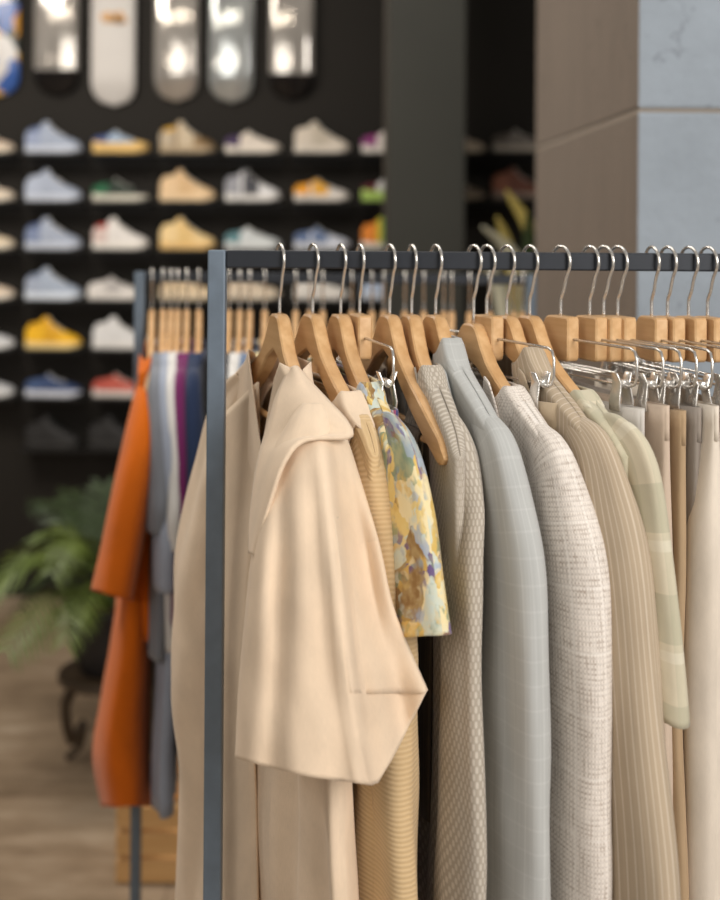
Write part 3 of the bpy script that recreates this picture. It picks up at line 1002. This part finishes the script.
# fabrics
FB = {}
FB['cream'] = fabric('cream_cotton', (229, 206, 179))
FB['tan_rib'] = fabric('tan_rib', (212, 184, 142), 'rib', (200, 171, 128))
FB['tan'] = fabric('tan_cotton', (196, 168, 128))
FB['floral'] = fabric('floral_print', (226, 208, 150), 'floral', None, [(214, 178, 98), (150, 162, 168), (206, 172, 92), (104, 86, 132), (196, 206, 196), (222, 196, 122), (128, 144, 118), (230, 214, 170), (140, 106, 60), (160, 172, 190)])
FB['purple_floral'] = fabric('purple_floral_print', (120, 112, 160), 'floral', None, [(92, 88, 140), (196, 190, 200), (70, 66, 110), (150, 70, 90), (128, 122, 170), (210, 200, 190)])
FB['dots'] = fabric('dotted_grey', (200, 191, 177), 'dots', (168, 157, 142))
FB['grey_check'] = fabric('grey_check', (178, 179, 176), 'check')
FB['tweed'] = fabric('tweed', (226, 217, 207), 'tweed', (166, 150, 136))
FB['pin'] = fabric('pinstripe', (178, 160, 136), 'pin', (222, 210, 192))
FB['plaid'] = fabric('plaid', (214, 203, 178), 'plaid', (164, 163, 138), (232, 226, 208))
FB['charcoal'] = fabric('charcoal_stripe', (92, 82, 72), 'pin', (122, 110, 98))
FB['trouser_beige'] = fabric('trouser_beige', (190, 170, 142))
FB['trouser_white'] = fabric('trouser_white', (206, 200, 192))
FB['trouser_pink'] = fabric('trouser_pink', (204, 184, 164))
FB['trouser_brown'] = fabric('trouser_brown', (176, 150, 118))
FB['trouser_grey'] = fabric('trouser_grey', (150, 140, 130))
FB['satin'] = fabric('satin_cream', (224, 212, 196), sheen=.3, rough=.5)
FB['olive'] = fabric('olive_brown', (128, 108, 84))

# ---- 1 cream coat with the wide short sleeves
TH1 = 19
put_hanger(280, TH1, 'light wooden hanger holding the cream coat, first from the rack post')
r = garment('coat', 280, TH1, 'cream cotton coat with large collar and wide folded sleeve nearest the post', 'coat')
C_ = FB['cream']
body(r, C_, W=.215, Wh=.262, T=.022, zhem=-.96, vdep=.12, neck=.075, fold=.008, seed=2, bias=.004, neck_t=.022)
sleeve(r, C_, [(.14, -.008, -.165, .014, .011), (.175, -.014, -.195, .03, .017), (.21, -.024, -.26, .055, .024), (.228, -.036, -.36, .075, .031), (.235, -.052, -.48, .082, .034), (.235, -.052, -.6, .08, .034), (.23, -.038, -.74, .07, .03), (.23, -.04, -.98, .072, .03)],
       side=-1, seed=5, fold=.009)
# near sleeve, wide, hem lower in front than behind
NS, NG = 56, 72
lv = [(0, 404, 302, 326, 1.38, .02), (.08, 424, 288, 340, 1.355, .035), (.2, 470, 267, 355, 1.33, .055), (.42, 560, 252, 378, 1.31, .07), (.65, 640, 244, 391, 1.30, .078), (.85, 704, 239, 406, 1.295, .08), (1., 772, 236, 427, 1.29, .08)]
lvs = catmull(lv, NS)
def hem_y(ca): return interp([(-1, -14), (-.2, 4), (.40, 14), (.55, -8), (1, -82)], ca)
def coat_sleeve_pt(s_, y, x0, x1, Yc, b, an, infl=0.):
    ca, sa = math.cos(an), math.sin(an)
    xc, rx = (x0 + x1) / 2, (x1 - x0) / 2
    px = xc + rx * math.copysign(abs(ca) ** .85, ca)
    Y = Yc + b * math.copysign(abs(sa) ** .9, sa)
    yy = y + hem_y(ca) * s_ ** 1.7
    if sa < .15:                                     # valley between front drape and rear part of the sleeve
        xv = 322 + 44 * s_
        k = sm((px - xv + 2) / 8)
        Y += (.046 * k * sm(s_ * 2.6 - .15) - .016 * math.exp(-((px - xv + 8) / 9) ** 2) * sm(s_ * 3)) * clamp(-sa * 1.3 + .2, 0, 1)
        Y += .016 * math.exp(-((px - (xv + 34 * s_ + 4)) / 12) ** 2) * sm(s_ * 2.5)
        Y += .017 * math.exp(-((px - (285 - 10 * s_)) / 11) ** 2) * sm(s_ * 3) * (1 - .5 * s_)
        Y += .012 * NZ(px * .03, yy * .012, 1.3) * sm(s_ * 3)
    return P(px, yy, Y - infl)
rings = []
for q in lvs: rings.append([coat_sleeve_pt(*q, 2 * PI * i / NG) for i in range(NG)])
MB().loft(rings).build('sleeve', C_, r, world=True, solid=.0022)
near_sleeve = bpy.data.objects[-1] if False else r.children[-1]
def lv_at(s_):
    f = s_ * NS; i0 = min(int(f), NS - 1)
    return tuple(lerp(p, q, f - i0) for p, q in zip(lvs[i0], lvs[i0 + 1]))
cols = []
for j in range(25):                                  # each thread of the cuff runs down to a level hem
    an = math.radians(lerp(-72, 4, j / 24))
    lo, hi = .42, 1.
    for _ in range(18):
        mid = (lo + hi) / 2
        p = coat_sleeve_pt(*lv_at(mid), an)
        if p.z > CAMZ - (693 - HY) / F * p.y: lo = mid
        else: hi = mid
    cols.append([coat_sleeve_pt(*lv_at(lerp(.42, lo, k / 24)), an, .0052 * sm(k / 12) * sm(j / 5) - .001) for k in range(25)])
rings = [[cols[j][k] for j in range(25)] for k in range(25)]
cf = MB().loft(rings, closed=False).build('sleeve_cuff', C_, r, world=True, solid=.0022); cf.parent = near_sleeve
# big collar: near half
rows = [((291, 368), (297, 367), 1.50, 1.49), ((284, 380), (312, 384), 1.47, 1.44), ((276, 398), (331, 404), 1.44, 1.385), ((270, 420), (349, 424), 1.42, 1.335), ((264, 440), (350, 437), 1.405, 1.315), ((259, 458), (306, 440), 1.395, 1.295),
        ((255, 480), (285, 462), 1.385, 1.285), ((252, 505), (271, 502), 1.375, 1.285), ((250, 530), (262, 534), 1.36, 1.29), ((250, 553), (256, 557), 1.33, 1.30)]
rows = catmull([(a[0], a[1], b[0], b[1], ya, yb) for a, b, ya, yb in rows], 40)
rings = []
for x0, y0, x1, y1, ya, yb in rows:
    rg = []
    for j in range(13):
        q = j / 12
        Y = lerp(ya, yb, q) - .018 * math.sin(PI * q) - .010
        rg.append(P(lerp(x0, x1, q), lerp(y0, y1, q) - 5 * math.sin(PI * q) * clamp((x1 - x0) / 70), Y))
    rings.append(rg)
MB().loft(rings, closed=False).build('collar', C_, r, world=True, solid=.004)
# far half of the collar and open front edge
rows = [((258, 382), (214, 424), 1.60, 1.70), ((259, 430), (212, 462), 1.60, 1.69), ((259, 480), (211, 505), 1.59, 1.68), ((254, 540), (210, 560), 1.575, 1.67), ((250, 620), (209, 640), 1.56, 1.66), ((252, 720), (208, 730), 1.55, 1.65), ((256, 800), (208, 810), 1.545, 1.65), ((258, 930), (207, 935), 1.54, 1.65)]
rows = catmull([(a[0], a[1], b[0], b[1], ya, yb) for a, b, ya, yb in rows], 30)
MB().loft([[P(lerp(x0, x1, j / 8), lerp(y0, y1, j / 8), lerp(ya, yb, j / 8) - .008 * math.sin(PI * j / 8) + .006 * NZ(x0 * .1, y0 * .013, j * .4)) for j in range(9)] for x0, y0, x1, y1, ya, yb in rows], closed=False).build('front_panel', C_, r, world=True, solid=.004)

# ---- 2 tan ribbed jacket
put_hanger(313, 22.5, 'light wooden hanger holding the tan ribbed jacket')
r = garment('jacket', 313, 22.5, 'tan finely ribbed jacket with small rounded collar behind the cream coat', 'jacket')
body(r, FB['tan_rib'], T=.015, Wh=.245, seed=9, zhem=-.9, fold=.007, neck=.146)
sleeve(r, FB['tan_rib'], jacket_sleeve(.62, .023, .048, .014, 1, h0=.22, flare=1.2)[1:], seed=1, fold=.006)
sleeve(r, FB['tan_rib'], jacket_sleeve(.62, .021, .05, 0, 2, h0=.21), seed=2, side=-1, fold=.006)
collar(r, FB['cream'], stand=.006, fall=.05, outer=.062, neck=.146, out=.012)

# ---- 3 floral shirt
put_hanger(341, 19, 'light wooden hanger holding the yellow floral shirt')
r = garment('shirt', 341, 19, 'short-sleeved shirt with yellow, blue and purple floral print', 'shirt')
body(r, FB['floral'], T=.014, Wh=.23, seed=4, zhem=-.86, fold=.005, neck=.125)
sleeve(r, FB['floral'], [(.165, -.004, -.185, .02, .010), (.19, -.004, -.195, .034, .014), (.212, -.002, -.22, .05, .018), (.228, .002, -.265, .056, .019), (.238, .005, -.32, .062, .02), (.246, .008, -.378, .068, .022)],
       seed=3, fold=.004, slant=lambda c, s: -.012 + .012 * c)
sleeve(r, FB['floral'], [(.165, -.004, -.185, .02, .010), (.212, -.002, -.22, .05, .018), (.246, .002, -.33, .074, .02), (.256, .004, -.40, .08, .022)], seed=6, side=-1, fold=.004)
collar(r, FB['floral'], fall=.03, outer=.04, neck=.127, stand=.006)

# ---- 4 purple floral skirt on a clip hanger
def clip_garment(name, px, deg, mat, label, cat, W=.158, Wh=.165, T=.013, L=1.0, fold=.004, seed=0, flare=1., band=True):
    r = garment(name, px, deg, label, cat)
    rings = []
    n, nr = 72, 50
    for k in range(nr + 1):
        t_ = k / nr
        ring = []
        for i in range(n):
            a = 2 * PI * i / n
            ca, sa = math.cos(a), math.sin(a)
            w_ = lerp(W, Wh, sm(t_ * 1.5)) * (1 if t_ < .05 else 1)
            h = w_ * math.copysign(abs(ca) ** .5, ca)
            th = lerp(.0075, T, sm(t_ / .15))
            z = -.156 - t_ * L
            f = fold * sm(t_ * 4)
            nn = th * math.copysign(abs(sa) ** .5, sa) + f * math.sin(h * 2 * PI / .075 + seed + 2 * NZ(h * 3, z * 2, seed))
            h += NZ(z * 5, seed, 0) * .008 * sm(t_ * 3)
            ring.append((nn, -h, z - .006 * (1 - abs(ca)) * (1 - t_)))
        rings.append(ring)
    dzz = -.010 * ((seed * .618) % 1)
    rings = [[(x, y, z + dzz) for x, y, z in q] for q in rings]
    MB().loft(rings).build('leg_fabric' if cat == 'trousers' else 'skirt_fabric', mat, r, solid=.0016)
    if band:
        rr = []
        for z in (-.1545, -.166, -.18, -.194):
            rr.append([((.0095) * math.copysign(abs(math.sin(a)) ** .8, math.sin(a)), -(W + .002) * math.copysign(abs(math.cos(a)) ** .8, math.cos(a)), z + dzz - .006 * (1 - abs(math.cos(a)))) for a in [2 * PI * i / 72 for i in range(72)]])
        MB().loft(rr).build('waistband', mat, r, solid=.0016)
    return r


put_clip(360, 15, 'wooden-block clip hanger holding the purple floral skirt')
clip_garment('skirt', 360, 15, FB['purple_floral'], 'purple and white floral skirt clipped between the floral shirt and the empty hanger', 'skirt', L=.78, T=.012, seed=3)

# ---- 5 bare hanger with dark trousers on its bar
put_hanger(390, 18.5, 'bare light wooden hanger whose near tip sticks out over dark trousers')
r = garment('trousers', 390, 18.5, 'dark grey-brown trousers folded over the bar of the bare wooden hanger', 'trousers')
rings = []
zb_ = -.199
c = bend(.165)
sec = [(-.012, -.66)] + [(-.0115 + .001 * math.sin(k), -.66 + k * .06) for k in range(1, 7)] + [(-.009, -.235), (-.0075, -.205), (-.005, -.194), (0, -.1915), (.005, -.194), (.0075, -.205), (.009, -.235)] + [(.0115 + .001 * math.sin(k), -.24 - k * .06) for k in range(1, 7)] + [(.012, -.64)]
nh = 30
for (nn, z) in sec:
    rings.append([(c + nn + .003 * math.sin(h_ * 60 + z * 3) * clamp((-.22 - z) * 6), -h_, z) for h_ in [-.135 + .27 * i / nh for i in range(nh + 1)]])
MB().loft(rings, closed=False).build('leg_fabric', FB['charcoal'], r, solid=.0035)

# ---- 6 dotted grey-beige jacket
def jacket(px, deg, key, label, name='blazer', drop=0., seed=0, L=.6, a=.062, b=.024, sw=0., T=.015, col=True, zhem=-.84, lap=True, h0=.232, Wh=.25, **kw):
    put_hanger(px, deg, kw.get('hl', 'wooden hanger holding the ' + label), drop)
    r = garment(name, px, deg, label, name)
    m = FB[key]
    nk = kw.get('neck', .06)
    body(r, m, T=T, seed=seed, zhem=zhem, dz=-drop, Wh=Wh, W=kw.get('W', .231), fold=kw.get('fold', .004), neck=nk)
    sleeve(r, m, jacket_sleeve(L, b, a, sw, seed, h0, kw.get('flare', 1.), kw.get('low', 0.), kw.get('capn', 0.)), seed=seed, fold=kw.get('sf', .004), dz=-drop)
    sleeve(r, m, jacket_sleeve(L, b * .9, a, sw, seed, h0), seed=seed + 4, fold=.004, dz=-drop, side=-1)
    co_ = collar(r, m, fall=.04, dz=-drop, neck=nk, stand=kw.get('stand', .014), outer=kw.get('outer', .045))
    if lap: lapels(co_, m, T, -drop)
    return r


jacket(412, 14, 'dots', 'grey-beige blazer with small pale dot pattern', seed=11, a=.046, b=.015, T=.011, h0=.222, flare=1.5, neck=.095, stand=.008, sw=-.014, capn=.009, hl='wooden hanger holding the dotted grey-beige blazer')
jacket(436, 18.5, 'grey_check', 'pale grey-blue blazer with faint check', seed=12, a=.064, b=.024, T=.013, neck=.056, hl='wooden hanger holding the pale grey-blue blazer')
jacket(474, 22, 'tweed', 'off-white woven tweed blazer with crosshatch weave', seed=13, drop=.010, a=.066, b=.026, T=.015, neck=.112, stand=.004, outer=.04, hl='wooden hanger holding the off-white tweed blazer')
put_clip(487, 25, 'wooden-block clip hanger holding the beige trousers between two blazers')
clip_garment('trousers', 487, 25, FB['trouser_beige'], 'beige trousers clipped between the tweed blazer and the pinstripe blazer', 'trousers', seed=5, T=.01)
jacket(507, 22.5, 'pin', 'taupe beige blazer with thin pale pinstripes', seed=14, a=.07, b=.027, T=.016, Wh=.27, neck=.07, flare=1.3, low=.03, hl='wooden hanger holding the pinstripe blazer')
# ---- plaid short-sleeved shirt
put_hanger(530, 22.5, 'wooden hanger holding the green and cream plaid shirt')
r = garment('shirt', 530, 22.5, 'short-sleeved green and cream plaid shirt right of the pinstripe blazer', 'shirt')
body(r, FB['plaid'], T=.012, Wh=.23, seed=8, zhem=-.84, fold=.004, neck=.133)
PS = [(.165, -.004, -.185, .02, .010), (.19, -.004, -.195, .034, .013), (.212, 0, -.22, .048, .015), (.226, .002, -.28, .052, .016), (.234, .004, -.35, .058, .017), (.24, .006, -.44, .066, .020)]
sleeve(r, FB['plaid'], PS, seed=3, fold=.004, slant=lambda c, s: -.012 - .02 * c)
sleeve(r, FB['plaid'], PS, seed=5, fold=.004, side=-1)
collar(r, FB['plaid'], fall=.032, outer=.036, neck=.135, stand=.003)

# ---- clip hangers with trousers on the right
for px, deg, key, lab, hl, kw in (
        (561, 26, 'trouser_white', 'pale grey-white trousers clipped just right of the plaid shirt', 'clip hanger holding the pale grey-white trousers, first of the row of wooden blocks', dict(W=.16, T=.014, seed=1)),
        (590, 23, 'trouser_pink', 'pinkish beige trousers clipped right of the pale grey-white ones', 'clip hanger holding the pinkish beige trousers', dict(W=.158, T=.0115, seed=2)),
        (604, 24.5, 'trouser_brown', 'light brown trousers with a narrow waistband right of the pinkish beige ones', 'clip hanger holding the light brown trousers', dict(W=.155, T=.010, seed=3)),
        (618, 24.5, 'trouser_grey', 'taupe grey trousers clipped between light brown and cream satin trousers', 'clip hanger holding the taupe grey trousers', dict(W=.155, T=.010, seed=4)),
        (652, 13.5, 'satin', 'cream satin trousers at the right edge of the photo', 'clip hanger holding the cream satin trousers', dict(W=.16, T=.02, seed=5, fold=.007)),
        (668, 18, 'trouser_brown', 'brown trousers hidden behind the cream satin trousers', 'clip hanger right of the one holding cream satin trousers', dict(W=.155, T=.012, seed=6)),
        (689, 19, 'olive', 'olive brown trousers clipped second from the right edge', 'clip hanger second from the right edge of the photo', dict(W=.155, T=.012, seed=7)),
        (708, 19, 'trouser_beige', 'beige trousers clipped at the far right of the rail', 'clip hanger at the right edge of the photo', dict(W=.155, T=.012, seed=8))):
    put_clip(px, deg, hl)
    clip_garment('trousers', px, deg, FB[key], lab, 'trousers', **kw)

# ------------------------------------------------------------------ second rack
def rail2(px): return Vector((P(px, 277, D2).x, D2, Z2))
proto2 = None
G2 = 'clothes on the second rack'
def hang2(px, deg, label):
    global proto2
    if proto2 is None: proto2 = r = make_hanger(0, .0105, .0064)
    else: r = copy_tree(proto2)
    r.location = rail2(px); r.rotation_euler = (0, 0, -(px - 360) / 1250 + math.radians(random.uniform(-.8, .8)))
    tag(r, label, 'hanger', 'wooden hangers on the second rail')
def garm2(name, px, deg, label, cat, mat, zhem, slen, T=.016, sw=0., a=.075, Wh=.25, seed=0, b=.02, coll=True, flare=1.25):
    r = empty(name, rail2(px), -(px - 360) / 1250 - .02)
    tag(r, label, cat, G2)
    body(r, mat, T=T, Wh=Wh, zhem=zhem, seed=seed, fold=.006, nseg=64, nr=36, neck=.135, vdep=.03)
    for s in (1, -1):
        sleeve(r, mat, jacket_sleeve(slen, b, a, sw, seed, flare=flare), seed=seed + s, side=s, fold=.006, nseg=28, nr=30)
    if coll: collar(r, mat, fall=.02, outer=.03, neck=.137, stand=.004)
    return r


FB['orange'] = fabric('orange_cotton', (212, 104, 10))
FB['grey_marl'] = fabric('grey_marl', (124, 128, 136))
FB['pale_blue'] = fabric('pale_blue_cotton', (156, 164, 180))
FB['white_cotton'] = fabric('white_cotton', (216, 214, 210))
FB['plum'] = fabric('plum_cotton', (112, 36, 92))
FB['navy'] = fabric('navy_denim', (36, 50, 80))
FB['dark_navy'] = fabric('dark_navy', (32, 38, 50))
FB['slate'] = fabric('slate_blue', (104, 120, 146))
FB['pale_yellow'] = fabric('pale_yellow', (222, 204, 150))
LST = [(163, 5, 't_shirt', 'grey short-sleeved t-shirt next to the orange tunic', 't-shirt', 'grey_marl', -.72, .27, dict(b=.022, T=.014)),
       (171, 5, 'dress', 'long pale blue shirt dress hanging below the grey t-shirt', 'dress', 'pale_blue', -1.02, .38, dict(b=.024, T=.02, Wh=.24)),
       (178, 5, 'shirt', 'white shirt between the pale blue dress and plum top', 'shirt', 'white_cotton', -.7, .3, {}),
       (187, 5, 'top', 'plum purple top on the second rack', 'top', 'plum', -.74, .46, dict(b=.02)),
       (199, 4, 'shirt', 'navy denim shirt left of the front rack post', 'shirt', 'navy', -.95, .4, {}),
       (229, 3, 'jacket', 'dark navy jacket just right of the front rack post', 'jacket', 'dark_navy', -.8, .5, {}),
       (240, 3, 'shirt', 'white shirt right of the dark navy jacket', 'shirt', 'white_cotton', -.7, .4, {}),
       (250, 3, 'shirt', 'slate blue shirt seen left of the first front hanger', 'shirt', 'slate', -.7, .4, {}),
       (265, 4, 'shirt', 'pale yellow shirt seen behind the first front hanger', 'shirt', 'pale_yellow', -.7, .4, {}),
       (296, 4, 'shirt', 'slate blue shirt seen behind the second front hanger', 'shirt', 'slate', -.7, .3, dict(coll=False))]
# the orange tunic: shoulder falls steeply, wide sleeve swings out, body hangs straight
hang2(152, 7, 'second-rack wooden hanger holding the long orange tunic')
r = empty('tunic', rail2(152), math.radians(7))
tag(r, 'long orange tunic with wide sleeves, first on the second rack', 'tunic', G2)
def px_tube(lv, slant, mat, name, par, ns=40, ng=40, seed=0, fold=.006, e=.8):
    rings = []
    for q in catmull(lv, ns):
        y, x0, x1, Yc, b = q
        t_ = clamp((y - lv[0][0]) / (lv[-1][0] - lv[0][0]))
        ring = []
        for i in range(ng):
            an = 2 * PI * i / ng
            ca, sa = math.cos(an), math.sin(an)
            px = (x0 + x1) / 2 + (x1 - x0) / 2 * math.copysign(abs(ca) ** e, ca)
            p = P(px, y + slant * (px - (x0 + x1) / 2) * t_ ** 3, Yc + b * math.copysign(abs(sa) ** e, sa))
            p.x += fold * NZ(p.y * 9, p.z * 5, seed) * t_
            p.y += fold * 1.6 * NZ(p.x * 22, p.z * 4, seed + 5) * t_
            ring.append(p)
        rings.append(ring)
    return MB().loft(rings).build(name, mat, par, world=True, solid=.002)
OR = FB['orange']
body(r, OR, T=.02, W=.2, Wh=.19, zhem=-.7, seed=3, fold=.004, nseg=64, nr=36, neck=.135, vdep=.03)
px_tube([(370, 141, 158, 2.48, .02), (400, 133, 158, 2.43, .04), (450, 121, 155, 2.40, .07), (500, 110, 150, 2.385, .085), (550, 101, 142, 2.38, .095), (596, 92, 133, 2.375, .10)], .28, OR, 'sleeve', r, seed=2)
px_tube([(380, 141, 158, 2.74, .02), (440, 125, 155, 2.82, .07), (520, 118, 150, 2.83, .09), (652, 116, 151, 2.83, .10)], -.3, OR, 'sleeve', r, seed=4)
px_tube([(420, 136, 158, 2.62, .12), (520, 128, 154, 2.62, .17), (620, 114, 152, 2.62, .20), (700, 101, 151, 2.62, .22), (760, 93, 151, 2.62, .23), (806, 103, 151, 2.62, .225)], .0, OR, 'skirt', r, seed=6, fold=.012)
for i, (px, deg, nm, lab, cat, key, zh, sl, kw) in enumerate(LST):
    hang2(px, deg, 'second-rack wooden hanger holding the ' + lab.split(',')[0].split(' seen ')[0].split(' just ')[0] + (' behind the second front hanger' if px == 296 else ''))
    garm2(nm, px, deg, lab, cat, FB[key], zh, sl, seed=20 + i, **kw)
for px, lab in ((310, 'bare wooden hanger on the second rail behind the second front hanger'), (323, 'bare wooden hanger on the second rail between second and third front hooks'),
                (352, 'bare wooden hanger on the second rail behind the third front hanger'), (372, 'bare wooden hanger on the second rail left of the bare front hanger'),
                (384, 'bare wooden hanger on the second rail behind the bare front hanger hook'), (405, 'bare wooden hanger on the second rail behind the dotted blazer hook'),
                (424, 'bare wooden hanger on the second rail left of the grey-blue blazer hook'), (444, 'bare wooden hanger on the second rail behind the grey-blue blazer hanger'),
                (452, 'bare wooden hanger on the second rail right of the grey-blue blazer hook'), (470, 'bare wooden hanger on the second rail behind the tweed blazer hook'),
                (490, 'bare wooden hanger on the second rail left of the pinstripe blazer hook'), (514, 'bare wooden hanger on the second rail right of the pinstripe blazer hook'),
                (523, 'last bare wooden hanger on the second rail beside the pillar')):
    hang2(px, 3, lab)
